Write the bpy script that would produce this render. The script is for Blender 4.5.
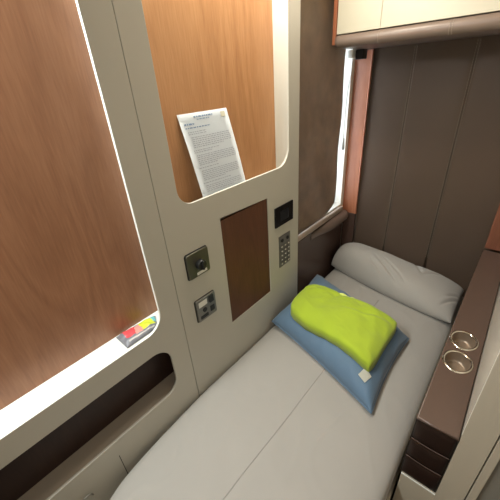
import bpy, bmesh, math, random
from mathutils import Vector, Matrix, noise, Euler

for o in list(bpy.data.objects):
    bpy.data.objects.remove(o)
S = bpy.context.scene
COL = S.collection
R = math.radians

# ------------------------------------------------------------------ camera
cam_d = bpy.data.cameras.new('camera')
cam = bpy.data.objects.new('camera', cam_d)
COL.objects.link(cam)
YAW, PIT, ROL, FPX = -0.738236083, 0.504706177, -0.0737494819, 310.6
f = Vector((math.sin(YAW) * math.cos(PIT), math.cos(YAW) * math.cos(PIT), -math.sin(PIT)))
rt = Vector((math.cos(YAW), -math.sin(YAW), 0))
up = rt.cross(f)
r2 = math.cos(ROL) * rt + math.sin(ROL) * up
u2 = -math.sin(ROL) * rt + math.cos(ROL) * up
m = Matrix((r2, u2, -f)).transposed().to_4x4()
m.translation = Vector((0.70, 0.0, 1.515))
cam.matrix_world = m
cam_d.sensor_width = 36
cam_d.sensor_fit = 'HORIZONTAL'
cam_d.lens = FPX / 500 * 36
cam_d.clip_start = 0.02
S.camera = cam

# ------------------------------------------------------------------ world, lights, exposure
S.view_settings.view_transform = 'Standard'
S.view_settings.look = 'None'
S.view_settings.gamma = 1
S.view_settings.exposure = -0.08
w = bpy.data.worlds.new('daylight')
S.world = w
w.use_nodes = True
w.node_tree.nodes['Background'].inputs[0].default_value = (0.86, 0.93, 1, 1)
w.node_tree.nodes['Background'].inputs[1].default_value = 6.0


def area(name, loc, target, size, power, col, sy=None, spread=180):
    l = bpy.data.lights.new(name, 'AREA')
    l.energy = power
    l.color = col
    l.size = size
    l.spread = R(spread)
    if sy:
        l.shape = 'RECTANGLE'
        l.size_y = sy
    o = bpy.data.objects.new(name, l)
    COL.objects.link(o)
    o.location = loc
    o.rotation_euler = (Vector(target) - Vector(loc)).to_track_quat('-Z', 'Y').to_euler()
    return o


area('ceiling_lamp', (0.15, 0.98, 2.08), (0.30, 1.05, 0.5), 0.12, 6.0, (1, 0.89, 0.74), 0.14)
area('aisle_lamp', (1.02, -0.35, 2.08), (0.9, 0.1, 0), 0.40, 2.7, (1, 0.91, 0.80), 0.40, 125)
area('niche_lamp', (-0.030, -0.10, 1.945), (0.20, -0.05, 1.10), 0.75, 24.0, (0.93, 1, 0.99), 0.04)
area('niche_lamp', (-0.030, 0.75, 1.925), (0.20, 0.80, 1.40), 0.50, 4.4, (0.98, 1, 0.88), 0.04)


# ------------------------------------------------------------------ materials
def mat(name, col, rough=0.5, metal=0.0, spec=0.5, var=0.0, vscale=8.0, bump=0.0, bscale=200.0,
        bdist=0.001, coat=0.0, sheen=0.0, emit=None, stretch=None):
    m = bpy.data.materials.new(name)
    m.use_nodes = True
    nt = m.node_tree
    b = nt.nodes['Principled BSDF']
    b.inputs['Base Color'].default_value = (*col, 1)
    b.inputs['Roughness'].default_value = rough
    b.inputs['Metallic'].default_value = metal
    b.inputs['Specular IOR Level'].default_value = spec
    b.inputs['Coat Weight'].default_value = coat
    b.inputs['Sheen Weight'].default_value = sheen
    tc = nt.nodes.new('ShaderNodeTexCoord')
    mp = nt.nodes.new('ShaderNodeMapping')
    nt.links.new(tc.outputs['Object'], mp.inputs[0])
    if stretch:
        mp.inputs['Scale'].default_value = stretch
    n = nt.nodes.new('ShaderNodeTexNoise')
    n.inputs['Scale'].default_value = vscale
    n.inputs['Detail'].default_value = 5
    nt.links.new(mp.outputs[0], n.inputs[0])
    mr = nt.nodes.new('ShaderNodeMapRange')
    mr.inputs['To Min'].default_value = 1 - var
    mr.inputs['To Max'].default_value = 1 + var
    nt.links.new(n.outputs[0], mr.inputs[0])
    hs = nt.nodes.new('ShaderNodeHueSaturation')
    hs.inputs['Color'].default_value = (*col, 1)
    nt.links.new(mr.outputs[0], hs.inputs['Value'])
    nt.links.new(hs.outputs[0], b.inputs['Base Color'])
    if bump:
        n2 = nt.nodes.new('ShaderNodeTexNoise')
        n2.inputs['Scale'].default_value = bscale
        n2.inputs['Detail'].default_value = 3
        nt.links.new(mp.outputs[0], n2.inputs[0])
        bp = nt.nodes.new('ShaderNodeBump')
        bp.inputs['Strength'].default_value = bump
        bp.inputs['Distance'].default_value = bdist
        nt.links.new(n2.outputs[0], bp.inputs['Height'])
        nt.links.new(bp.outputs[0], b.inputs['Normal'])
    if emit:
        b.inputs['Emission Color'].default_value = (*emit[0], 1)
        b.inputs['Emission Strength'].default_value = emit[1]
    return m


def wood(name, c1, c2, c3, rough=0.4, fig=1.0):
    """vertical grain veneer: broad cathedral figure plus fine pores"""
    m = bpy.data.materials.new(name)
    m.use_nodes = True
    nt = m.node_tree
    b = nt.nodes['Principled BSDF']
    b.inputs['Roughness'].default_value = rough
    tc = nt.nodes.new('ShaderNodeTexCoord')
    mp = nt.nodes.new('ShaderNodeMapping')
    mp.inputs['Scale'].default_value = (3, 3, 0.55)
    nt.links.new(tc.outputs['Object'], mp.inputs[0])
    n1 = nt.nodes.new('ShaderNodeTexNoise')
    n1.inputs['Scale'].default_value = 2.2 * fig
    n1.inputs['Detail'].default_value = 2
    n1.inputs['Distortion'].default_value = 0.6
    nt.links.new(mp.outputs[0], n1.inputs[0])
    ms = nt.nodes.new('ShaderNodeMath')
    ms.operation = 'MULTIPLY'
    ms.inputs[1].default_value = 14
    nt.links.new(n1.outputs[0], ms.inputs[0])
    fr = nt.nodes.new('ShaderNodeMath')
    fr.operation = 'PINGPONG'
    fr.inputs[1].default_value = 1.0
    nt.links.new(ms.outputs[0], fr.inputs[0])
    mp2 = nt.nodes.new('ShaderNodeMapping')
    mp2.inputs['Scale'].default_value = (70, 70, 5.0)
    nt.links.new(tc.outputs['Object'], mp2.inputs[0])
    n2 = nt.nodes.new('ShaderNodeTexNoise')
    n2.inputs['Scale'].default_value = 3.5
    n2.inputs['Detail'].default_value = 6
    nt.links.new(mp2.outputs[0], n2.inputs[0])
    mix = nt.nodes.new('ShaderNodeMix')
    mix.inputs[0].default_value = 0.74
    nt.links.new(fr.outputs[0], mix.inputs[2])
    nt.links.new(n2.outputs[0], mix.inputs[3])
    cr = nt.nodes.new('ShaderNodeValToRGB')
    cr.color_ramp.elements[0].position = 0.22
    cr.color_ramp.elements[0].color = (*c1, 1)
    cr.color_ramp.elements[1].position = 0.78
    cr.color_ramp.elements[1].color = (*c3, 1)
    e = cr.color_ramp.elements.new(0.5)
    e.color = (*c2, 1)
    nt.links.new(mix.outputs[0], cr.inputs[0])
    nt.links.new(cr.outputs[0], b.inputs['Base Color'])
    bp = nt.nodes.new('ShaderNodeBump')
    bp.inputs['Strength'].default_value = 0.12
    bp.inputs['Distance'].default_value = 0.0006
    nt.links.new(n2.outputs[0], bp.inputs['Height'])
    nt.links.new(bp.outputs[0], b.inputs['Normal'])
    return m


M = {}
M['lam'] = mat('grey_laminate', (0.485, 0.463, 0.405), 0.42, var=0.03, vscale=3, bump=0.05, bscale=600)
M['lamr'] = mat('beige_laminate', (0.44, 0.385, 0.30), 0.40, var=0.04, vscale=2, bump=0.05, bscale=500)
M['cream'] = mat('cream_laminate', (0.60, 0.57, 0.46), 0.35, var=0.02, vscale=3)
M['inner'] = mat('glossy_side', (0.78, 0.74, 0.66), 0.15)
M['white'] = mat('white_liner', (0.80, 0.80, 0.74), 0.40, var=0.02, vscale=4)
M['offw'] = mat('offwhite_plastic', (0.72, 0.69, 0.62), 0.35)
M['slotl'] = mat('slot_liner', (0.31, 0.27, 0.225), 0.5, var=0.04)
M['wood'] = wood('cherry_veneer', (0.255, 0.112, 0.056), (0.305, 0.138, 0.070), (0.36, 0.172, 0.090), 0.38)
M['wood2'] = wood('golden_veneer', (0.38, 0.175, 0.072), (0.46, 0.225, 0.095), (0.53, 0.275, 0.125), 0.38, 0.8)
M['wdark'] = wood('walnut_veneer', (0.075, 0.024, 0.008), (0.095, 0.031, 0.011), (0.115, 0.040, 0.015), 0.55)
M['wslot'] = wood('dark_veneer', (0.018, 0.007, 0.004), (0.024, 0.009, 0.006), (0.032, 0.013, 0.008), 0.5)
M['wred'] = wood('red_veneer', (0.29, 0.098, 0.046), (0.34, 0.122, 0.060), (0.39, 0.15, 0.076), 0.38)
M['wred_shade'] = wood('red_veneer_shaded', (0.17, 0.062, 0.034), (0.20, 0.075, 0.042), (0.24, 0.092, 0.052), 0.4)  # red veneer darkened, shade of the right corner put into the colour
M['leath'] = mat('brown_leatherette', (0.190, 0.132, 0.096), 0.42, var=0.08, vscale=5, bump=0.35, bscale=420, bdist=0.0012)
M['leath2'] = mat('taupe_leatherette', (0.22, 0.165, 0.135), 0.36, var=0.06, vscale=6, bump=0.3, bscale=420, bdist=0.001)
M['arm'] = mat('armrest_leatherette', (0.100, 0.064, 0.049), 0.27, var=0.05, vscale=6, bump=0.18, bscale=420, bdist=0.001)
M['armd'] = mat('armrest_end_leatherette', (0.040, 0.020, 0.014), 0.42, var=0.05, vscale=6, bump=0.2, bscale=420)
M['ledge'] = mat('ledge_leatherette', (0.085, 0.052, 0.042), 0.26, var=0.05, vscale=6, bump=0.2, bscale=420)
M['ledge2'] = mat('taupe_ledge', (0.17, 0.125, 0.105), 0.22, bump=0.15, bscale=420)
M['thread'] = mat('pale_thread', (0.42, 0.36, 0.29), 0.7)
M['threadd'] = mat('brown_thread', (0.46, 0.38, 0.31), 0.7)
M['blind'] = mat('blind_fabric', (0.165, 0.110, 0.066), 0.30, var=0.5, vscale=14, bump=0.5, bscale=260, bdist=0.0015)
M['sheet'] = mat('grey_sheet', (0.325, 0.305, 0.278), 0.85, var=0.05, vscale=7, bump=0.25, bscale=900, bdist=0.0006, sheen=0.2)
M['pill'] = mat('grey_pillow_sheet', (0.34, 0.32, 0.292), 0.85, var=0.05, vscale=7, bump=0.25, bscale=900, bdist=0.0006, sheen=0.2)
M['sheetd'] = mat('seam_thread', (0.275, 0.26, 0.235), 0.9)
M['blue'] = mat('blue_cloth', (0.095, 0.162, 0.245), 0.75, var=0.10, vscale=7, bump=0.3, bscale=700, bdist=0.0006, sheen=0.2)
M['green'] = mat('lime_fleece', (0.345, 0.455, 0.026), 0.95, var=0.08, vscale=14, bump=0.6, bscale=500, bdist=0.0015, sheen=0.15)
M['greenl'] = mat('pale_lime_edge', (0.66, 0.74, 0.18), 0.95, bump=0.5, bscale=500)
M['tag'] = mat('tag_cloth', (0.75, 0.73, 0.64), 0.8)
M['black'] = mat('black_plastic', (0.012, 0.012, 0.012), 0.35)
M['screen'] = mat('black_glass', (0.005, 0.005, 0.006), 0.22)
M['scr2'] = mat('screen_window', (0.010, 0.011, 0.014), 0.3)
M['steel'] = mat('brushed_steel', (0.24, 0.23, 0.205), 0.32, metal=0.9, var=0.1, vscale=60, stretch=(1, 1, 12))
M['bronze'] = mat('bronze_plate', (0.15, 0.142, 0.115), 0.36, metal=0.85)
M['chrome'] = mat('chrome', (0.80, 0.74, 0.64), 0.14, metal=1.0)
M['cup'] = mat('cup_metal', (0.27, 0.205, 0.15), 0.36, metal=0.5)
M['label'] = mat('label_white', (0.72, 0.70, 0.64), 0.5)
M['paper'] = mat('paper', (0.86, 0.92, 0.98), 0.6, var=0.01)
M['ink'] = mat('ink', (0.50, 0.54, 0.62), 0.8)
M['inkb'] = mat('blue_ink', (0.22, 0.33, 0.52), 0.8)
M['inkt'] = mat('tan_ink', (0.62, 0.60, 0.48), 0.8)
M['sill'] = mat('taupe_sill', (0.36, 0.285, 0.235), 0.35)
M['dark'] = mat('dark_gap', (0.02, 0.018, 0.015), 0.8)
M['floor'] = mat('floor_carpet', (0.05, 0.045, 0.04), 0.95, var=0.3, vscale=40, bump=0.6, bscale=400)
M['ceil'] = mat('ceiling_panel', (0.68, 0.66, 0.60), 0.5, var=0.02)
M['door'] = mat('door_grey', (0.20, 0.185, 0.155), 0.45, var=0.03)
M['red'] = mat('red_print', (0.70, 0.09, 0.10), 0.25)
M['pink'] = mat('pink_print', (0.70, 0.30, 0.25), 0.35)
M['yel'] = mat('lime_print', (0.66, 0.72, 0.06), 0.25)
M['cyan'] = mat('cyan_print', (0.20, 0.62, 0.66), 0.25)
M['foil'] = mat('grey_foil', (0.20, 0.20, 0.22), 0.45, metal=0.1, bump=0.5, bscale=90, bdist=0.002)
M['foil2'] = mat('clear_foil', (0.62, 0.58, 0.54), 0.2, metal=0.2)
g = bpy.data.materials.new('window_glass')
g.use_nodes = True
gb = g.node_tree.nodes['Principled BSDF']
gb.inputs['Transmission Weight'].default_value = 1
gb.inputs['Roughness'].default_value = 0.0
gb.inputs['IOR'].default_value = 1.02
gb.inputs['Base Color'].default_value = (0.95, 0.98, 1, 1)
M['glass'] = g


# ------------------------------------------------------------------ helpers
def tag(o, label=None, cat=None, group=None, kind=None):
    if label: o['label'] = label
    if cat: o['category'] = cat
    if group: o['group'] = group
    if kind: o['kind'] = kind
    return o


def empty(name, loc, label=None, cat=None, group=None, kind=None, rot=(0, 0, 0)):
    o = bpy.data.objects.new(name, None)
    o.empty_display_size = 0.05
    COL.objects.link(o)
    o.location = loc
    o.rotation_euler = rot
    bpy.context.view_layer.update()
    return tag(o, label, cat, group, kind)


def obj(name, bm, material, parent=None, smooth=False, local=False):
    """bm is in world space unless local=True; parts keep world placement"""
    bmesh.ops.recalc_face_normals(bm, faces=bm.faces)
    me = bpy.data.meshes.new(name)
    bm.to_mesh(me)
    bm.free()
    mats = material if isinstance(material, list) else [material]
    for q in mats:
        me.materials.append(M[q] if isinstance(q, str) else q)
    if smooth:
        for p in me.polygons:
            p.use_smooth = True
    o = bpy.data.objects.new(name, me)
    COL.objects.link(o)
    if parent:
        o.parent = parent
        if not local:
            pm = Matrix.Identity(4)
            q = parent
            chain = []
            while q:
                chain.append(Matrix.LocRotScale(q.location, q.rotation_euler, None))
                q = q.parent
            for c in reversed(chain):
                pm = pm @ c
            me.transform(pm.inverted())
    return o


def box(bm, x0, x1, y0, y1, z0, z1, bev=0.0, seg=2, mi=0):
    r = bmesh.ops.create_cube(bm, size=1)
    vs = r['verts']
    bmesh.ops.scale(bm, vec=(x1 - x0, y1 - y0, z1 - z0), verts=vs)
    bmesh.ops.translate(bm, vec=((x0 + x1) / 2, (y0 + y1) / 2, (z0 + z1) / 2), verts=vs)
    fs = set(f for v in vs for f in v.link_faces)
    if mi:
        for f_ in fs: f_.material_index = mi
    if bev:
        es = list(set(e for v in vs for e in v.link_edges))
        bmesh.ops.bevel(bm, geom=es, offset=bev, segments=seg, profile=0.5, affect='EDGES')
    return bm


def B(*a, **k):
    return box(bmesh.new(), *a, **k)


def rrect(y0, y1, z0, z1, r, n=10):
    """rounded rect points, r = radius or (bl, br, tr, tl)"""
    if not isinstance(r, (tuple, list)):
        r = (r, r, r, r)
    pts = []
    for (cx, cy, a0, rr) in ((y0 + r[0], z0 + r[0], 180, r[0]), (y1 - r[1], z0 + r[1], 270, r[1]),
                             (y1 - r[2], z1 - r[2], 0, r[2]), (y0 + r[3], z1 - r[3], 90, r[3])):
        for i in range(n + 1):
            a = R(a0 + 90 * i / n)
            pts.append((cx + rr * math.cos(a), cy + rr * math.sin(a)))
    return pts


def plate(loops, x0, x1, bev=0.0):
    """plate in the y-z plane between x0 and x1: first loop outer, the rest holes"""
    cu = bpy.data.curves.new('t', 'CURVE')
    cu.dimensions = '2D'
    cu.fill_mode = 'BOTH'
    cu.extrude = (x1 - x0) / 2 - bev
    cu.bevel_depth = bev
    cu.bevel_resolution = 1
    cu.offset = -bev
    for lp in loops:
        sp = cu.splines.new('POLY')
        sp.points.add(len(lp) - 1)
        for p, (a, b) in zip(sp.points, lp):
            p.co = (a, b, 0, 1)
        sp.use_cyclic_u = True
    o = bpy.data.objects.new('t', cu)
    COL.objects.link(o)
    bpy.context.view_layer.update()
    me = bpy.data.meshes.new_from_object(o.evaluated_get(bpy.context.evaluated_depsgraph_get()))
    bpy.data.objects.remove(o)
    bpy.data.curves.remove(cu)
    me.transform(Matrix(((0, 0, 1, (x0 + x1) / 2), (1, 0, 0, 0), (0, 1, 0, 0), (0, 0, 0, 1))))
    bm = bmesh.new()
    bm.from_mesh(me)
    bpy.data.meshes.remove(me)
    for f_ in bm.faces:
        f_.material_index = 0
    bmesh.ops.remove_doubles(bm, verts=bm.verts, dist=1e-5)
    return bm


def prism(bm, pts, z0, z1):
    vb = [bm.verts.new((x, y, z0)) for x, y in pts]
    vt = [bm.verts.new((x, y, z1)) for x, y in pts]
    n = len(pts)
    bm.faces.new(vb)
    bm.faces.new(vt)
    for i in range(n):
        bm.faces.new((vb[i], vb[(i + 1) % n], vt[(i + 1) % n], vt[i]))
    return bm


def tube(bm, pts, r, n=8):
    pts = [Vector(p) for p in pts]
    rings = []
    for i, p in enumerate(pts):
        d = (pts[min(i + 1, len(pts) - 1)] - pts[max(i - 1, 0)]).normalized()
        a = d.orthogonal().normalized() if not rings else (prev - d * prev.dot(d)).normalized()
        prev = a
        b = d.cross(a)
        rr = r[i] if isinstance(r, (list, tuple)) else r
        rings.append([bm.verts.new(p + rr * (math.cos(t) * a + math.sin(t) * b)) for t in [2 * math.pi * k / n for k in range(n)]])
    for q0, q1 in zip(rings, rings[1:]):
        for k in range(n):
            bm.faces.new((q0[k], q0[(k + 1) % n], q1[(k + 1) % n], q1[k]))
    bm.faces.new(rings[0])
    bm.faces.new(rings[-1])
    return bm


def lathe(bm, prof, cx, cy, n=40, sy=1.0):
    """profile of (r, h); axis z at (cx, cy)"""
    rings = []
    for r, h in prof:
        rings.append([bm.verts.new((cx + r * math.cos(2 * math.pi * k / n), cy + sy * r * math.sin(2 * math.pi * k / n), h)) for k in range(n)])
    for q0, q1 in zip(rings, rings[1:]):
        for k in range(n):
            bm.faces.new((q0[k], q0[(k + 1) % n], q1[(k + 1) % n], q1[k]))
    return rings


def cushion(mapf, topf, botf, nu=60, nv=60, pw=1.0):
    """closed soft shape over a (u,v) square in [-1,1]: mapf gives x,y; topf and botf give z"""
    bm = bmesh.new()
    def g_(i, n):
        t = -1 + 2 * i / n
        return math.copysign(1 - (1 - abs(t)) ** pw, t) if pw != 1 else t
    T = []
    Bt = []
    for i in range(nu + 1):
        T.append([]); Bt.append([])
        for j in range(nv + 1):
            u, v = g_(i, nu), g_(j, nv)
            x, y = mapf(u, v)
            zt = topf(u, v, x, y)
            zb = botf(u, v, x, y)
            if i in (0, nu) or j in (0, nv):
                q = bm.verts.new((x, y, (zt + zb) / 2))
                T[i].append(q); Bt[i].append(q)
            else:
                T[i].append(bm.verts.new((x, y, zt)))
                Bt[i].append(bm.verts.new((x, y, zb)))
    for i in range(nu):
        for j in range(nv):
            bm.faces.new((T[i][j], T[i + 1][j], T[i + 1][j + 1], T[i][j + 1]))
            q = (Bt[i][j], Bt[i][j + 1], Bt[i + 1][j + 1], Bt[i + 1][j])
            try:
                bm.faces.new(q)
            except ValueError:
                pass
    return bm


def prof(u, v, p, q=None):
    q = q or p
    a = max(0, 1 - abs(u) ** p) ** (1 / p)
    b = max(0, 1 - abs(v) ** q) ** (1 / q)
    return a * b


def stitches(bm, p0, p1, nrm, n, wd=0.0012, duty=0.6):
    p0, p1, nrm = Vector(p0), Vector(p1), Vector(nrm)
    d = (p1 - p0)
    L = d.length
    d.normalize()
    s = d.cross(nrm).normalized()
    for i in range(n):
        a = p0 + d * (L * (i + 0.2) / n)
        b = p0 + d * (L * (i + 0.2 + duty) / n)
        vs = []
        for h in (0, 0.0009):
            for (q, t) in ((a, -1), (b, -1), (b, 1), (a, 1)):
                vs.append(bm.verts.new(q + s * t * wd / 2 + nrm * h))
        for fs in ((0, 1, 2, 3), (4, 5, 6, 7), (0, 1, 5, 4), (1, 2, 6, 5), (2, 3, 7, 6), (3, 0, 4, 7)):
            bm.faces.new([vs[k] for k in fs])
    return bm


# ------------------------------------------------------------------ setting
X1, Y0, YB, ZC = 1.35, -0.85, 1.66, 2.12
tag(obj('floor', B(-0.25, X1 + .1, Y0 - .1, YB + .15, -0.06, 0.0), 'floor'), 'dark carpet floor of the small cabin', kind='structure')
tag(obj('ceiling', B(-0.25, X1 + .1, Y0 - .1, YB + .15, ZC, ZC + 0.06), 'ceil'), 'pale ceiling of the small cabin', kind='structure')
tag(obj('wall_front', B(-0.25, X1 + .1, Y0 - .1, Y0, 0, ZC), 'lamr'), 'beige laminate wall behind the viewer', kind='structure')
tag(obj('wall_right', B(X1, X1 + .1, Y0, YB + .1, 0, ZC), 'lamr'), 'beige laminate wall of the aisle', kind='structure')

# left wall: hull behind the lining panels, plus the part round the window
WY0, WY1, WZ0, WZ1 = 1.125, 1.610, 0.845, 1.75
wl = tag(bpy.data.objects.new('wall_left', None), 'outer side wall behind the panels and the blind', kind='structure')
COL.objects.link(wl)
obj('hull', B(-0.20, -0.14, Y0, 1.06, 0, ZC), 'door', wl)
bm = bmesh.new()
box(bm, -0.14, -0.032, 1.06, WY0, 0, ZC)
box(bm, -0.14, -0.032, WY1, YB, 0, ZC)
box(bm, -0.14, -0.032, WY0, WY1, 0, WZ0)
box(bm, -0.14, -0.032, WY0, WY1, WZ1, ZC)
obj('window_surround', bm, 'offw', wl)
# padded lower section under the window
bm = bmesh.new()
box(bm, -0.0315, -0.026, 1.112, 1.640, 0.30, 0.797, 0.002)
obj('lower_padding', bm, 'ledge', wl)
# back wall
wb = tag(bpy.data.objects.new('wall_back', None), 'dark brown padded leather wall with stitched vertical seams behind the pillow', kind='structure')
COL.objects.link(wb)
obj('bulkhead', B(-0.20, X1, YB + 0.012, YB + .12, 0, ZC), 'door', wb)
SE = [0.045, 0.228, 0.452, 0.676, 0.90]
for k in range(3):
    a, b = SE[k], SE[k + 1]
    if k == 2: b = 0.764
    def mp(u, v, a=a, b=b): return ((a + b) / 2 + (b - a) / 2 * u, (1.075 + 0.775 * v))
    bm = bmesh.new()
    nu, nv = 26, 30
    grid = []
    for i in range(nu + 1):
        u = -1 + 2 * i / nu
        row = []
        for j in range(nv + 1):
            v = -1 + 2 * j / nv
            x, z = mp(u, v)
            d = 0.0045 * (1 - abs(u) ** 9) + 0.0015 * noise.noise((x * 6, z * 4, k * 3.1))
            row.append(bm.verts.new((x, YB + 0.004 - max(d, 0), z)))
        grid.append(row)
    for i in range(nu):
        for j in range(nv):
            bm.faces.new((grid[i][j], grid[i + 1][j], grid[i + 1][j + 1], grid[i][j + 1]))
    bmesh.ops.solidify(bm, geom=list(bm.faces), thickness=-0.006)
    obj('padded_panel', bm, 'leath', wb, smooth=True)
obj('corner_padding', B(-0.0255, 0.0462, 1.642, 1.658, 0.30, 0.789, 0.002), 'ledge', wb)
bm = bmesh.new()
for sx in SE[1:3]:
    stitches(bm, (sx - 0.0045, YB - 0.0008, 0.62), (sx - 0.0045, YB - 0.0008, 1.59), (0, -1, 0), 95, 0.0013)
    stitches(bm, (sx + 0.0045, YB - 0.0008, 0.62), (sx + 0.0045, YB - 0.0008, 1.59), (0, -1, 0), 95, 0.0013)
o = obj('seam_stitching', bm, 'threadd', wb)
o['label'] = 'pale double stitching along the seams'

# window
wn = tag(bpy.data.objects.new('window_1', None), 'window behind the brown blind, daylight showing at its edge', kind='structure')
COL.objects.link(wn)
obj('glass', B(-0.118, -0.112, WY0 + .01, WY1 - .01, WZ0 + .01, WZ1 - .01), 'glass', wn)
bm = plate([rrect(WY0 + .0005, WY1 - .0005, WZ0 + .0005, WZ1 - .0005, 0.004, 2), rrect(WY0 + .014, WY1 - .010, WZ0 + .014, WZ1 - .014, 0.03, 6)], -0.125, -0.105)
obj('window_frame', bm, 'offw', wn)

# trims
bm = bmesh.new()
box(bm, -0.0319, -0.012, 1.112, 1.606, 0.810, 0.838, 0.006, 3)
tag(obj('trim_1', bm, 'sill', smooth=False), 'pale sill strip under the blind', kind='structure')
bm = bmesh.new()
prism(bm, [(-0.0315, 1.641), (0.044, 1.641), (0.052, 1.637), (0.052, 1.650), (-0.0315, 1.650)], 0.790, 1.592)
bmesh.ops.bevel(bm, geom=[e for e in bm.edges if abs(e.verts[0].co.z - e.verts[1].co.z) > .5 and e.verts[0].co.y < 1.64], offset=0.004, segments=3, profile=.5, affect='EDGES')
tag(obj('trim_2', bm, 'wred'), 'reddish wood corner strip between window and padded wall', kind='structure')
tag(obj('trim_3', B(0.677, 0.7635, 1.622, 1.650, 0.762, 1.592, 0.004), 'wred_shade'), 'reddish wood strip in the corner above the armrest end', kind='structure')

# leather ledge under the window
bm = bmesh.new()
pts = []
for i in range(13):
    a = R(-90 + 180 * i / 12)
    pts.append((-0.022 + 0.036 * math.cos(a), 0.772 + 0.036 * math.sin(a)))
n = 24
rows = []
for k in range(n + 1):
    y = 1.27 + (1.633 - 1.27) * k / n
    e = 0.12 + 0.88 * math.sin(math.pi / 2 * min(1, k / 15)) ** 2
    rows.append([bm.verts.new((-0.0255 + (x + 0.0255) * e, y, 0.773 + (z - 0.773) * (0.4 + 0.6 * e))) for x, z in pts])
for r0, r1 in zip(rows, rows[1:]):
    for i in range(12):
        bm.faces.new((r0[i], r0[i + 1], r1[i + 1], r1[i]))
    bm.faces.new((r0[12], r0[0], r1[0], r1[12]))
bm.faces.new(rows[0]); bm.faces.new(rows[-1])
tag(obj('padded_ledge', bm, 'ledge2', smooth=True), 'glossy brown padded ledge under the window corner', 'ledge')

# ------------------------------------------------------------------ wardrobe on the right and bunk box under the armrest
YW = 0.600
wr = empty('wardrobe', (0.765, YW, 0), 'tall beige laminate wardrobe right of the armrest, closed grey door', 'wardrobe')
bm = bmesh.new()
box(bm, 0.7655, 0.781, YW, 1.648, 0, ZC - 0.002)
box(bm, 0.7815, 1.349, YW + 0.03, 1.648, 0, ZC - 0.002)
box(bm, 0.781, 0.8195, YW, YW + 0.03, 0, ZC - 0.002)
obj('body', bm, 'lamr', wr)
# bright inner side above the armrest
obj('side_panel', B(0.7642, 0.7655, YW + 0.001, 1.621, 0.77, ZC - 0.002), 'inner', wr)
obj('door_frame', B(0.8222, 0.838, YW - 0.002, YW + 0.03, 0.01, ZC - 0.003, 0.001), 'lamr', wr)
obj('door', B(0.8384, 1.34, YW + 0.006, YW + 0.0295, 0.01, ZC - 0.003), 'door', wr)
bb = empty('bunk_side_box', (0.72, YW, 0), 'beige laminate box carrying the armrest beside the mattress', 'panel')
obj('body', B(0.678, 0.7653, YW + .0005, 1.648, 0, 0.4965), 'lamr', bb)
obj('edge_trim', B(0.678, 0.7653, YW - 0.0015, YW + 0.0005, 0.4925, 0.4965), 'white', bb)

# ------------------------------------------------------------------ left lining panels
PT = -0.009
PZ0, PZ1 = 0.30, 2.11
N1 = (-0.52, 0.350, 0.864, 1.96)
SL = (-0.50, 0.350, 0.588, 0.787)
N2 = (0.489, 1.034, 1.207, 1.94)
def lit_rim(bm):  # white on the niche rims imitates lamp light on the grey edges
    bm.normal_update()
    for f_ in bm.faces:
        c = f_.calc_center_median()
        inside = 0.86 < c.z < 2.0 and ((-0.54 < c.y < 0.36) or (1.195 < c.z < 1.96 and 0.47 < c.y < 1.05))
        if abs(f_.normal.x) < 0.9 and inside:
            f_.material_index = 1


pa = empty('lining_panel', (0, 0, PZ0), 'grey laminate wall panel with a huge wood niche, its lit rim painted white, and a long dark slot', 'wall panel')
bm = plate([[(-0.84, PZ0), (0.4192, PZ0), (0.4192, PZ1), (-0.84, PZ1)],
            rrect(*N1, (0.06, 0.058, 0.06, 0.06)), rrect(*SL, (0.045, 0.05, 0.06, 0.05))], PT, 0.0, 0.0012)
lit_rim(bm)
obj('panel_face', bm, ['lam', 'white'], pa)
# vertical notch line near the foot end
obj('notch', B(-0.0005, 0.0004, 0.1015, 0.1035, 0.40, 0.525), 'dark', pa)


def liner(bm, y0, y1, z0, z1, xb, t=0.004):
    box(bm, xb, PT - 0.0004, y0, y1, z0 - t, z0)
    box(bm, xb, PT - 0.0004, y0, y1, z1, z1 + t)
    box(bm, xb, PT - 0.0004, y0 - t, y0, z0 - t, z1 + t)
    box(bm, xb, PT - 0.0004, y1, y1 + t, z0 - t, z1 + t)
    return bm


bm = liner(bmesh.new(), -0.56, 0.405, 0.862, 1.97, -0.086)
o = obj('niche_lining', bm, 'white', pa)
o['label'] = 'bright white inner sill and sides of the niche'
o = obj('niche_back', B(-0.092, -0.0863, -0.57, 0.415, 0.85, 1.98), 'wood', pa)
o['label'] = 'reddish wood veneer back of the niche'
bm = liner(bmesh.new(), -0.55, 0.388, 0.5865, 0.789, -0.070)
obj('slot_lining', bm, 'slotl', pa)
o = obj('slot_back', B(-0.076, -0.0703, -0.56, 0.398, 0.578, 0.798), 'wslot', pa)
o['label'] = 'dark brown back of the slot'

pb = empty('lining_panel', (0, 0.76, PZ0), 'grey laminate wall panel with a golden wood niche holding a paper sheet', 'wall panel')
bm = plate([[(0.4207, PZ0), (1.108, PZ0), (1.108, PZ1), (0.4207, PZ1)],
            rrect(*N2, (0.05, 0.065, 0.05, 0.05)),
            [(0.636, 0.672), (0.889, 0.672), (0.889, 1.110), (0.636, 1.120)]], PT, 0.0, 0.0012)
lit_rim(bm)
obj('panel_face', bm, ['lam', 'white'], pb)
bm = liner(bmesh.new(), 0.452, 1.0355, 1.165, 1.955, -0.064)
o = obj('niche_lining', bm, 'white', pb)
o['label'] = 'white inner sides of the niche'
o = obj('niche_back', B(-0.070, -0.0643, 0.44, 1.045, 1.155, 1.965), 'wood2', pb)
o['label'] = 'golden wood veneer back of the niche'
obj('panel_edge', B(-0.031, PT - .0003, 1.090, 1.108, PZ0, PZ1), 'lam', pb)
tag(obj('hatch_cover', B(-0.008, -0.0025, 0.6375, 0.8875, 0.6735, 1.1095), 'wdark'),
    'dark brown wood hatch cover set in the grey panel between the sockets and keypad', 'hatch')

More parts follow.
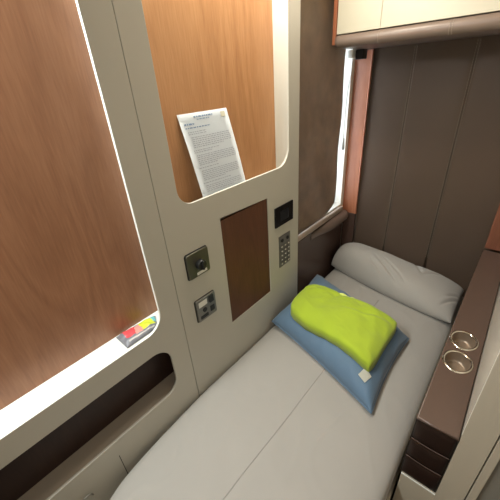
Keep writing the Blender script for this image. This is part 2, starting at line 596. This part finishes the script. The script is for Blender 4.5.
# small dark strap loop at the panel foot
bm = bmesh.new()
pts = [(0.004, -0.034, 0.475), (0.010, -0.030, 0.492), (0.012, -0.020, 0.500), (0.012, -0.008, 0.500), (0.010, -0.001, 0.492), (0.004, 0.002, 0.474)]
tube(bm, pts, 0.0022, 8)
tag(obj('strap_loop', bm, 'door', smooth=True), 'small dark loop on the grey panel beside the mattress foot end', 'loop')

# ------------------------------------------------------------------ bed
bs = empty('bed_base', (0.33, 0.75, 0), 'beige bunk base carrying the grey mattress', 'bed base')
obj('body', B(0.012, 0.672, -0.02, 1.645, 0.0, 0.345, 0.004), 'lamr', bs)


def xl(y):
    if y > 0.42: return 0.004
    t = (0.42 - y) / 0.52
    t = min(max(t, 0), 1)
    return 0.004 + 0.035 * t ** 1.2 + 0.13 * t ** 7


def wr_(x, y, s, seed=0.0):
    return noise.noise((x * s, y * s, seed))


def m_map(u, v):
    y = -0.10 + (1.642 + 0.10) * (v + 1) / 2
    a, b = xl(y), 0.664
    if y < 0.12:
        b -= 0.13 * ((0.12 - y) / 0.22) ** 4
    x = a + (b - a) * (u + 1) / 2
    return x, y


def m_top(u, v, x, y):
    h = prof(u, v, 5, 22)
    z = 0.422 + 0.078 * h
    z += 0.0035 * wr_(x * 1.0, y * 1.0, 5, 1) * h
    # fine creases radiating over the sheet
    z += 0.0018 * max(0, 1 - abs(wr_(x * 1.2 + y * .5, y * .7, 7, 4)) * 9) * h
    return z


def m_bot(u, v, x, y):
    return 0.422 - 0.075 * prof(u, v, 8, 22)


def m_inv(x, y):
    v = (y + 0.10) / 1.742 * 2 - 1
    a, b = xl(y), 0.664
    if y < 0.12:
        b -= 0.13 * ((0.12 - y) / 0.22) ** 4
    return (x - a) / (b - a) * 2 - 1, v


bm = cushion(m_map, m_top, m_bot, 150, 170, 1.35)
mt = tag(obj('mattress', bm, 'sheet', smooth=True), 'narrow mattress covered by a tight grey sheet with a centre seam', 'mattress')

bm = bmesh.new()
pts = []
for k in range(120):
    y = -0.02 + 1.34 * k / 119
    x = 0.320 + 0.012 * (y / 0.76)
    best = m_inv(x, y)
    pts.append((x, y, m_top(best[0], best[1], x, y) + 0.0002))
tube(bm, pts, 0.0016, 6)
obj('centre_seam', bm, 'sheetd', mt, smooth=True)

# head pillow under grey cover
def p_map(u, v):
    s = (u + 1) / 2
    x = 0.000 + 0.655 * s
    yf = 1.470 - 0.155 * s - 0.015 * math.sin(math.pi * s)
    yb = 1.640
    k = 1 - 0.10 * (abs(u) ** 6) * 1
    return x, (yf + yb) / 2 + (yb - yf) / 2 * v * k


def p_top(u, v, x, y):
    s = (u + 1) / 2
    H = 0.172 - 0.088 * s
    h = prof(u, v, 3.2, 2.3)
    z = 0.509 + H * h
    # pulled creases across the front of the cover
    for (ax, ay, bx, by, dep, wd) in ((0.235, 1.500, 0.400, 1.385, 0.011, 0.006), (0.265, 1.515, 0.430, 1.400, 0.008, 0.005),
                                      (0.215, 1.475, 0.350, 1.375, 0.006, 0.005), (0.560, 1.600, 0.470, 1.50, 0.007, 0.006),
                                      (0.655, 1.47, 0.590, 1.36, 0.008, 0.006), (0.655, 1.50, 0.600, 1.42, 0.006, 0.005)):
        ex, ey = bx - ax, by - ay
        ll = math.hypot(ex, ey)
        t = ((x - ax) * ex + (y - ay) * ey) / ll ** 2
        q = ((x - ax) * ey - (y - ay) * ex) / ll + 0.006 * wr_(x, y, 12, 6)
        k = math.exp(-((t - .5) / .42) ** 4) * h
        z -= dep * math.exp(-(q / wd) ** 2) * k
        z += dep * 0.5 * math.exp(-((q - 2.2 * wd) / (1.5 * wd)) ** 2) * k
    z += 0.006 * wr_(x, y, 9, 7) * h
    z -= 0.010 * math.exp(-(((x - 0.47) + 0.5 * (y - 1.5)) / 0.010) ** 2 - ((y - 1.56) / .05) ** 2) * h
    return z


def p_bot(u, v, x, y):
    return 0.508 - 0.004 * prof(u, v, 3, 3)


bm = cushion(p_map, p_top, p_bot, 190, 90, 1.15)
tag(obj('pillow', bm, 'pill', smooth=True), 'long pillow under a grey cover against the padded wall', 'pillow')

# ------------------------------------------------------------------ blue pillow
BC = [(0.012, 0.872), (0.545, 0.708), (0.540, 1.125), (0.012, 1.290)]      # left, bottom, right, top


def quad(C, u, v):
    a, b = (u + 1) / 2, (v + 1) / 2
    x = (1 - a) * (1 - b) * C[0][0] + a * (1 - b) * C[1][0] + a * b * C[2][0] + (1 - a) * b * C[3][0]
    y = (1 - a) * (1 - b) * C[0][1] + a * (1 - b) * C[1][1] + a * b * C[2][1] + (1 - a) * b * C[3][1]
    return x, y


def b_map(u, v):
    pu = u * (1 - 0.05 * (1 - v * v))
    pv = v * (1 - 0.05 * (1 - u * u))
    return quad(BC, pu, pv)


def b_h(u, v):
    return (max(0, 1 - abs(u) ** 4) ** .55) * (max(0, 1 - abs(v) ** 4) ** .55)


def b_top(u, v, x, y):
    h = b_h(u, v)
    z = 0.515 + 0.092 * h + 0.004 + 0.004 * wr_(x, y, 8, 5) * min(1, h * 3)
    z += 0.035 * max(0, (-u - .55)) * max(0, v) * 2
    e = max(abs(u), abs(v))
    z += 0.004 * math.sin(26 * (u * .9 + v * .3) + 3 * wr_(x, y, 6, 3)) * max(0, e - .45) * min(1, h * 4)
    return z


def b_bot(u, v, x, y):
    return 0.512 - 0.003 * b_h(u, v) + 0.035 * max(0, (-u - .55)) * max(0, v) * 2


bm = cushion(b_map, b_top, b_bot, 80, 64, 1.25)
bp_ = tag(obj('blue_pillow', bm, 'blue', smooth=True), 'flat blue pillow lying askew on the bed under the lime blanket', 'pillow')
# piping round its edge
bm = bmesh.new()
edge = []
for k in range(41): edge.append((-1 + 2 * k / 40, -1))
for k in range(1, 41): edge.append((1, -1 + 2 * k / 40))
for k in range(1, 41): edge.append((1 - 2 * k / 40, 1))
for k in range(1, 40): edge.append((-1, 1 - 2 * k / 40))
ep = []
for u, v in edge:
    x, y = b_map(u, v)
    ep.append((x, y, (b_top(u, v, x, y) + b_bot(u, v, x, y)) / 2))
tube(bm, ep + [ep[0]], 0.0028, 6)
obj('edge_seam', bm, 'blue', bp_, smooth=True)

# ------------------------------------------------------------------ lime blanket folded on the blue pillow
GC = [(0.085, 0.880), (0.500, 0.795), (0.502, 1.090), (0.075, 1.085)]


def inv_blue(x, y):
    u, v = 0.0, 0.0
    for _ in range(12):
        x0, y0 = b_map(u, v)
        e = 1e-3
        xu, yu = b_map(u + e, v); xv, yv = b_map(u, v + e)
        a, b_, c, d = (xu - x0) / e, (xv - x0) / e, (yu - y0) / e, (yv - y0) / e
        det = a * d - b_ * c
        dx, dy = x - x0, y - y0
        u += (d * dx - b_ * dy) / det
        v += (-c * dx + a * dy) / det
        u = max(-.995, min(.995, u)); v = max(-.995, min(.995, v))
    return u, v


def blue_top(x, y):
    u, v = inv_blue(x, y)
    return b_top(u, v, x, y)


def g_map(u, v):
    # rounded left end, square right corners
    r = max(0, -u) ** 4 * abs(v) ** 3
    c = max(0, u) ** 5 * abs(v) ** 5
    pu = u + 0.10 * r - 0.05 * c - 0.02 * (1 - v * v) * max(0, u)
    pv = v * (1 - 0.14 * r) - 0.03 * math.sin(u * 4 + .6) * v - 0.06 * c * v
    return quad(GC, pu, pv)


def g_h(u, v):
    return prof(u, v, 11, 9)


_c = {}
def g_base(x, y):
    k = (round(x, 4), round(y, 4))
    if k not in _c: _c[k] = blue_top(x, y)
    return _c[k]


def g_bot(u, v, x, y):
    return g_base(x, y) + 0.004


def g_top(u, v, x, y):
    h = g_h(u, v)
    z = g_base(x, y) + 0.006 + 0.040 * h * (1 - .05 * u)
    z += 0.007 * wr_(x, y, 7, 11) * h
    z += 0.006 * wr_(x, y, 17, 3) * h
    z += 0.0013 * (1 - min(1, abs(wr_(x * 1.3 + y, y * 1.4, 13, 8)) * 5)) * h
    # crumples running down from the back edge on the right, one shallow fold line on the left
    z += 0.006 * math.exp(-((v - (0.80 - .25 * (u - .2) ** 2)) / 0.10) ** 2) * math.sin(11 * u + 2) * h
    z -= 0.007 * math.exp(-((u + 0.40 - .22 * v) / 0.06) ** 2) * h * max(0, v + .1)
    z -= 0.006 * math.exp(-(((v - .50) - .5 * (u - .45)) / 0.05) ** 2 - ((u - .45) / .35) ** 2) * h
    z += 0.005 * math.exp(-(((v - .36) - .5 * (u - .45)) / 0.07) ** 2 - ((u - .45) / .35) ** 2) * h
    return z


bm = cushion(g_map, g_top, g_bot, 80, 60, 1.35)
gr = tag(obj('folded_blanket', bm, 'green', smooth=True), 'lime green fleece blanket folded into a thick pad on the blue pillow', 'blanket')
# visible inner layer of the fold along the back edge
bm = bmesh.new()
pts = []
rad = []
for k in range(31):
    u = -0.45 + 0.75 * k / 30
    x, y = g_map(u, 0.965)
    pts.append((x, y + 0.003, g_base(x, y) + 0.030 + 0.003 * math.sin(k * .7)))
    rad.append(0.007 * (0.35 + 0.65 * math.sin(math.pi * k / 30)))
tube(bm, pts, rad, 10)
obj('inner_fold', bm, 'greenl', gr, smooth=True)
# care tag
bm = bmesh.new()
x, y = g_map(0.86, -0.985)
T0 = Vector((0.474, 0.809, 0)); e1 = Vector((0.030, -0.012, 0)); e2 = Vector((-0.010, -0.034, 0))
nn = 6
gg = []
for i in range(nn + 1):
    row = []
    for j in range(nn + 1):
        p = T0 + e1 * (i / nn) + e2 * (j / nn)
        row.append(bm.verts.new((p.x, p.y, blue_top(p.x, p.y) + 0.006 - 0.002 * math.sin(j / nn * 3))))
    gg.append(row)
for i in range(nn):
    for j in range(nn):
        bm.faces.new((gg[i][j], gg[i + 1][j], gg[i + 1][j + 1], gg[i][j + 1]))
bmesh.ops.solidify(bm, geom=list(bm.faces), thickness=0.001)
o = obj('care_tag', bm, 'tag', gr, smooth=False)
o['label'] = 'small white care tag'

# ------------------------------------------------------------------ armrest
AX0, AX1, AY0, AY1, AZ0, AZ1 = 0.673, 0.7635, YW - 0.004, 1.619, 0.4975, 0.757
ar = empty('armrest', (0.718, 1.1, AZ0), 'long brown leather armrest with two chrome cup holders beside the bed', 'armrest')
cups = [(0.7135, 0.944), (0.7150, 0.842)]
CR = 0.034
# top pad with holes for the cups: plate in y-z turned to x-y
def hplate(outer, holes, z0, z1, bev=0.002):
    bm = plate([[(y, x) for x, y in outer]] + [[(y, x) for x, y in h] for h in holes], z0, z1, bev)
    for v in bm.verts:
        a, y, x = v.co
        v.co = (x, y, a)
    return bm


CS = 1.2
circ = lambda cx, cy, r, n=40: [(cx + r * math.cos(2 * math.pi * k / n), cy + CS * r * math.sin(2 * math.pi * k / n)) for k in range(n)]
bm = hplate([(AX0, AY0), (AX1, AY0), (AX1, AY1), (AX0, AY1)], [circ(cx, cy, CR) for cx, cy in cups], AZ1 - 0.010, AZ1, 0.003)
obj('top_pad', bm, 'arm', ar)
bm = bmesh.new()
box(bm, AX0, AX0 + 0.004, AY0 + .012, AY1, AZ0, AZ1 - .0105)
box(bm, AX1 - 0.004, AX1, AY0 + .012, AY1, AZ0, AZ1 - .0105)
box(bm, AX0 + 0.004, AX1 - 0.004, AY1 - .004, AY1, AZ0, AZ1 - .0105)
box(bm, AX0 + 0.004, AX1 - 0.004, AY0 + .012, AY1 - .004, AZ0, AZ0 + .004)
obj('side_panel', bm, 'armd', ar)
# padded end in three rolls
bm = bmesh.new()
zz = [AZ0 + 0.001, AZ0 + 0.083, AZ0 + 0.163, AZ1 - 0.0103]
nx, nz = 16, 12
for k in range(3):
    G = []
    for j in range(nz + 1):
        t = -1 + 2 * j / nz
        row = []
        for i in range(nx + 1):
            s = -1 + 2 * i / nx
            zc_ = (zz[k] + zz[k + 1]) / 2 + (zz[k + 1] - zz[k]) / 2 * t
            sag = 0.004 * (s * s) * (1 if 0 < k or t > 0 else 0) * (0 if (k == 2 and t > .5) else 1)
            d = 0.007 * (1 - abs(t) ** 4) * (1 - abs(s) ** 6)
            row.append(bm.verts.new(((AX0 + AX1) / 2 + (AX1 - AX0) / 2 * s, AY0 + 0.011 - 0.004 - d, zc_ + sag)))
        G.append(row)
    for j in range(nz):
        for i in range(nx):
            bm.faces.new((G[j][i], G[j][i + 1], G[j + 1][i + 1], G[j + 1][i]))
bmesh.ops.solidify(bm, geom=list(bm.faces), thickness=0.004)
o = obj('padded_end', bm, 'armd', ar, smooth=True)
o['label'] = 'dark padded end with two horizontal seams'
for z in zz[1:3]:
    bm = bmesh.new()
    tube(bm, [((AX0 + AX1) / 2 + (AX1 - AX0) / 2 * s, AY0 + 0.0052, z + 0.004 * s * s) for s in [-0.97 + 1.94 * i / 12 for i in range(13)]], 0.0012, 6)
    obj('seam', bm, 'arm', ar, smooth=True)
for cx, cy in cups:
    bm = bmesh.new()
    lathe(bm, [(CR - 0.002, AZ1 + 0.0006), (CR + 0.0016, AZ1 + 0.0034), (CR + 0.0050, AZ1 + 0.0006), (CR + 0.0050, AZ1 - 0.001), (CR - 0.0015, AZ1 - 0.002), (CR - 0.002, AZ1 + 0.0006)], cx, cy, 48, CS)
    ch = obj('cup_holder', bm, 'chrome', ar, smooth=True)
    ch['label'] = 'chrome ring'
    bm = bmesh.new()
    rg = lathe(bm, [(CR - 0.0016, AZ1 - 0.001), (CR - 0.003, AZ1 - 0.028), (CR - 0.006, AZ1 - 0.033), (CR - 0.008, AZ1 - 0.034), (0.012, AZ1 - 0.034), (0.001, AZ1 - 0.034)], cx, cy, 48, CS)
    bm.faces.new(rg[-1])
    cc = obj('cup', bm, 'cup', ch, smooth=True)

# ------------------------------------------------------------------ overhead cabinet
CY, CX0, CX1 = 1.352, 0.004, 0.7635
cb = empty('overhead_cabinet', (0.38, 1.5, 1.6), 'overhead cabinet with cream doors and a rolled brown leather lower edge', 'cabinet')
obj('body', B(CX0 + .001, CX1, CY + 0.018, 1.648, 1.606, ZC - 0.01), 'leath2', cb)
o = obj('end_panel', B(-0.004, 0.0105, CY - 0.004, CY + 0.0175, 1.607, ZC - 0.01, 0.002), 'wred', cb)
o['label'] = 'reddish wood end strip'
for a, b in ((0.0125, 0.1806), (0.1814, 0.7630)):
    o = obj('door', B(a, b, CY, CY + 0.0175, 1.641, ZC - 0.012, 0.001), 'cream', cb)
# rolled leather edge
bm = bmesh.new()
sec = []
for i in range(15):
    a = R(75 + 195 * i / 14)
    sec.append((CY + 0.012 + 0.022 * math.cos(a), 1.617 + 0.022 * math.sin(a)))
sec += [(CY + 0.10, 1.595), (CY + 0.285, 1.595), (CY + 0.285, 1.605), (CY + 0.0175, 1.605), (CY + 0.0172, 1.638)]
n = 60
rows = []
for k in range(n + 1):
    x = 0.011 + (CX1 - 0.011) * k / n
    wv = 0.0012 * noise.noise((x * 16, 3, 1))
    rows.append([bm.verts.new((x, y - (wv if i < 15 else 0), z)) for i, (y, z) in enumerate(sec)])
L = len(sec)
for r0, r1 in zip(rows, rows[1:]):
    for i in range(L):
        bm.faces.new((r0[i], r0[(i + 1) % L], r1[(i + 1) % L], r1[i]))
bm.faces.new(rows[0]); bm.faces.new(rows[-1])
lr = obj('leather_edge', bm, 'leath2', cb, smooth=True)
for x in (0.1805, 0.408, 0.416):
    bm = bmesh.new()
    for i in range(2, 13):
        a0, a1 = R(75 + 195 * i / 14), R(75 + 195 * (i + 0.55) / 14)
        q = [(x, CY + 0.012 + 0.0232 * math.cos(a), 1.617 + 0.0232 * math.sin(a)) for a in (a0, (a0 + a1) / 2, a1)]
        tube(bm, q, 0.0009, 5)
    o = obj('stitching', bm, 'thread', lr)
    o['label'] = 'pale stitching'

# ------------------------------------------------------------------ blind with cord
bl = empty('window_blind', (-0.028, 1.35, 0.86), 'mottled brown fabric blind drawn down, daylight leaking past its right edge', 'blind')
bm = bmesh.new()
G = []
nu, nv = 30, 60
for i in range(nu + 1):
    row = []
    for j in range(nv + 1):
        s, t = i / nu, j / nv
        yr = 1.512 + 0.020 * t + 0.006 * math.sin(t * 20)
        y = 1.110 + (yr - 1.110) * s
        zb = 0.8405 + (0.045 * max(0, (s - .62) / .38) ** 2)
        z = zb + (2.05 - zb) * t
        y2 = min(y, 1.590)
        row.append(bm.verts.new((-0.024 + 0.0025 * noise.noise((y * 5, z * 3, 2)), y2, z)))
    G.append(row)
for i in range(nu):
    for j in range(nv):
        bm.faces.new((G[i][j], G[i + 1][j], G[i + 1][j + 1], G[i][j + 1]))
bmesh.ops.solidify(bm, geom=list(bm.faces), thickness=0.002)
obj('fabric', bm, 'blind', bl, smooth=True)
bm = bmesh.new()
tube(bm, [(-0.012, 1.574, 1.585), (-0.014, 1.572, 1.50), (-0.019, 1.560, 1.43), (-0.016, 1.548, 1.37), (-0.016, 1.547, 1.28), (-0.016, 1.546, 1.215)], 0.0013, 6)
cd = obj('cord', bm, 'door', bl, smooth=True)
bm = bmesh.new()
lathe(bm, [(0.0005, 1.222), (0.004, 1.218), (0.0055, 1.195), (0.0075, 1.172), (0.006, 1.164), (0.0005, 1.163)], -0.014, 1.546, 16)
obj('tassel', bm, 'door', bl, smooth=True)

bk = empty('cord_bracket', (0.0, 1.57, 1.594), 'small white clip and black block under the cabinet beside the window', 'bracket')
obj('clip', B(-0.028, 0.004, 1.530, 1.592, 1.562, 1.594, 0.003), 'white', bk)
obj('block', B(0.010, 0.048, 1.545, 1.585, 1.556, 1.5935, 0.003), 'black', bk)

# ------------------------------------------------------------------ switch, socket, display, keypad
def lp(y0, y1, z0, z1, x0, x1, r=0.002, bev=0.0008):
    return plate([rrect(y0, y1, z0, z1, r, 4)], x0, x1, bev)


def knob_x(cy, cz, x0, prof_):
    bm = bmesh.new()
    rg = lathe(bm, prof_, 0, 0, 28)
    bm.faces.new(rg[-1]); bm.faces.new(rg[0])
    for v in bm.verts:
        a, b, c = v.co
        v.co = (x0 + c, cy + a, cz + b)
    return bm


sw = empty('dimmer_switch', (0, 0.516, 1.012), 'bronze plate with round black knob, above the power socket', 'switch')
obj('plate', lp(0.472, 0.560, 0.968, 1.056, 0.0003, 0.008, 0.007, 0.0015), 'bronze', sw)
kn = obj('knob', knob_x(0.520, 1.008, 0.008, [(0.018, 0), (0.018, 0.010), (0.016, 0.013), (0.006, 0.0132)]), 'black', sw, smooth=False)
obj('knob_grip', B(0.0212, 0.027, 0.517, 0.523, 0.993, 1.023, 0.001), 'black', kn)
o = obj('sticker', lp(0.503, 0.545, 0.973, 0.983, 0.008, 0.0086, 0.001, 0.0001), 'label', sw)
o['label'] = 'white sticker'
o = obj('backing', lp(0.4690, 0.5620, 0.9650, 1.0580, 0.0001, 0.0012, 0.008, 0.0002), 'black', sw)
o['label'] = 'black gasket behind the plate'

so = empty('power_socket', (0, 0.519, 0.836), 'square metal power socket plate, below the round-knob switch', 'socket')
obj('plate', lp(0.477, 0.562, 0.790, 0.878, 0.0003, 0.008, 0.006, 0.0015), 'steel', so)
obj('backing', lp(0.4740, 0.5640, 0.7870, 0.8800, 0.0001, 0.0012, 0.007, 0.0002), 'black', so)
o = obj('sticker', lp(0.486, 0.523, 0.848, 0.869, 0.008, 0.0086, 0.001, 0.0001), 'label', so)
o['label'] = 'white sticker'
obj('rocker_switch', lp(0.532, 0.551, 0.845, 0.872, 0.008, 0.0125, 0.002, 0.0008), 'black', so)
bm = knob_x(0.509, 0.830, 0.008, [(0.009, 0), (0.009, 0.002), (0.0075, 0.003)])
obj('round_outlet', bm, 'black', so)
obj('wide_slot', lp(0.487, 0.521, 0.799, 0.812, 0.008, 0.0095, 0.001, 0.0003), 'black', so)
obj('square_slot', lp(0.533, 0.552, 0.806, 0.828, 0.008, 0.0095, 0.001, 0.0003), 'black', so)

dp = empty('control_display', (0, 0.993, 1.012), 'glossy black rectangular display above the keypad', 'display')
obj('bezel', lp(0.929, 1.058, 0.966, 1.053, 0.0002, 0.006, 0.003, 0.0012), 'screen', dp)
obj('screen', lp(0.963, 1.022, 0.986, 1.030, 0.006, 0.0066, 0.001, 0.0001), 'scr2', dp)

kp = empty('keypad', (0, 0.995, 0.84), 'narrow steel keypad with rows of small buttons below the black display', 'keypad')
obj('plate', lp(0.955, 1.038, 0.762, 0.915, 0.0002, 0.004, 0.002, 0.0008), 'steel', kp)
for yy in (0.976, 1.016):
    obj('round_button', knob_x(yy, 0.892 , 0.004, [(0.008, 0), (0.008, 0.003), (0.006, 0.004)]), 'black', kp)
for r_ in range(5):
    for c_ in range(3):
        y, z = 0.971 + 0.0255 * c_, 0.863 - 0.0215 * r_
        bt = obj('key', lp(y - .0088, y + .0088, z - .0075, z + .0075, 0.004, 0.0062, 0.002, 0.0006), 'steel', kp)
        obj('key_mark', lp(y - .0045, y + .0045, z - .0025, z + .0025, 0.0062, 0.0066, 0.0008, 0.0001), 'offw', bt)

# ------------------------------------------------------------------ paper sheet leaning in the niche
pl = Vector((-0.0625, 0.5775, 1.438)); pr_ = Vector((-0.0625, 0.7750, 1.4375))
bl_ = Vector((-0.020, 0.594, 1.197)); br_ = Vector((-0.020, 0.797, 1.189))
dn = ((bl_ - pl) + (br_ - pr_)) / 2
xa = (pr_ - pl)
ext = 1.10
def pap(s, t, off=0.0):
    p = pl + xa * s + ((bl_ - pl) * (1 - s) + (br_ - pr_) * s) * t * ext
    nrm = xa.cross(dn).normalized()
    if nrm.x < 0: nrm = -nrm
    return p + nrm * (off + 0.003 * math.sin(t * math.pi))
bm = bmesh.new()
G = [[bm.verts.new(pap(i / 8, j / 14)) for j in range(15)] for i in range(9)]
for i in range(8):
    for j in range(14):
        bm.faces.new((G[i][j], G[i + 1][j], G[i + 1][j + 1], G[i][j + 1]))
bmesh.ops.solidify(bm, geom=list(bm.faces), thickness=0.0004)
ps = tag(obj('paper_sheet', bm, 'paper', smooth=True), 'white printed sheet of paper leaning against the wood niche back', 'paper')
random.seed(4)
def word(bm, s0, s1, t0, t1):
    vs = [bm.verts.new(pap(a, b, h)) for h in (0.0005, 0.0008) for a, b in ((s0, t0), (s1, t0), (s1, t1), (s0, t1))]
    for fs in ((0, 1, 2, 3), (4, 5, 6, 7), (0, 1, 5, 4), (1, 2, 6, 5), (2, 3, 7, 6), (3, 0, 4, 7)):
        bm.faces.new([vs[k] for k in fs])
bm = bmesh.new()
def line(bm, t, a, b, h=0.0075, mn=.02, mx=.06):
    s = a
    while s < b:
        e = min(b, s + random.uniform(mn, mx))
        word(bm, s, e, t, t + h)
        s = e + 0.014
t = 0.185
for par, nl in ((0, 2), (1, 6), (0, 2), (1, 6), (0, 1), (1, 6), (0, 1), (1, 4)):
    for q in range(nl):
        a = 0.09 + (0.03 if par else 0)
        b = 0.92 if (par and q < nl - 1) else random.uniform(.35, .75)
        line(bm, t, a, b)
        t += 0.0205
    t += 0.014
obj('printed_text', bm, 'ink', ps)
bm = bmesh.new()
line(bm, 0.035, 0.28, 0.66, 0.014); line(bm, 0.065, 0.33, 0.58, 0.008)
line(bm, 0.10, 0.07, 0.26, 0.016); line(bm, 0.14, 0.07, 0.55, 0.010)
o = obj('printed_heading', bm, 'inkb', ps)
o['label'] = 'blue printed heading'
bm = bmesh.new()
word(bm, 0.84, 0.93, 0.03, 0.085)
obj('printed_crest', bm, 'inkt', ps)

# ------------------------------------------------------------------ snack packet on the sill
pk = empty('snack_packet', (-0.04, 0.30, 0.862), 'crumpled red and lime snack packet in the corner of the white sill', 'packet')
PC = [(-0.080, 0.236), (-0.012, 0.234), (-0.014, 0.338), (-0.066, 0.366)]
ang = 0
def k_map(u, v):
    return quad(PC, v, u)
def k_top(u, v, x, y):
    h = (max(0, 1 - abs(u) ** 4) ** .5) * (max(0, 1 - abs(v) ** 3) ** .6)
    return 0.8655 + 0.014 * h + 0.005 * noise.noise((x * 60, y * 60, 3)) * h
def k_bot(u, v, x, y):
    return 0.8635
bm = cushion(k_map, k_top, k_bot, 44, 30)
pm = obj('wrapper', bm, ['foil', 'red', 'yel', 'cyan', 'pink', 'foil2'], pk, smooth=False)
bmm = bmesh.new(); bmm.from_mesh(pm.data)
inv = Vector(pk.location)
for f_ in bmm.faces:
    c = f_.calc_center_median() + inv
    s = (c.y - 0.236) / 0.13
    t = (c.x + 0.08) / 0.068
    mi = 0
    if f_.normal.z > 0.1 or True:
        if 0.12 < s < 0.42 and 0.10 < t < 0.72: mi = 1
        if 0.30 + .2 * (.8 - t) < s < 0.50 and 0.30 < t < 0.78: mi = 4
        if 0.50 < s < 0.82 and 0.12 < t < 0.76: mi = 2
        if 0.82 < s < 0.93 and 0.05 < t < 0.62: mi = 3
        if 0.10 < s < 0.75 and 0.84 < t < 0.89: mi = 5
    f_.material_index = mi
bmm.to_mesh(pm.data); bmm.free()
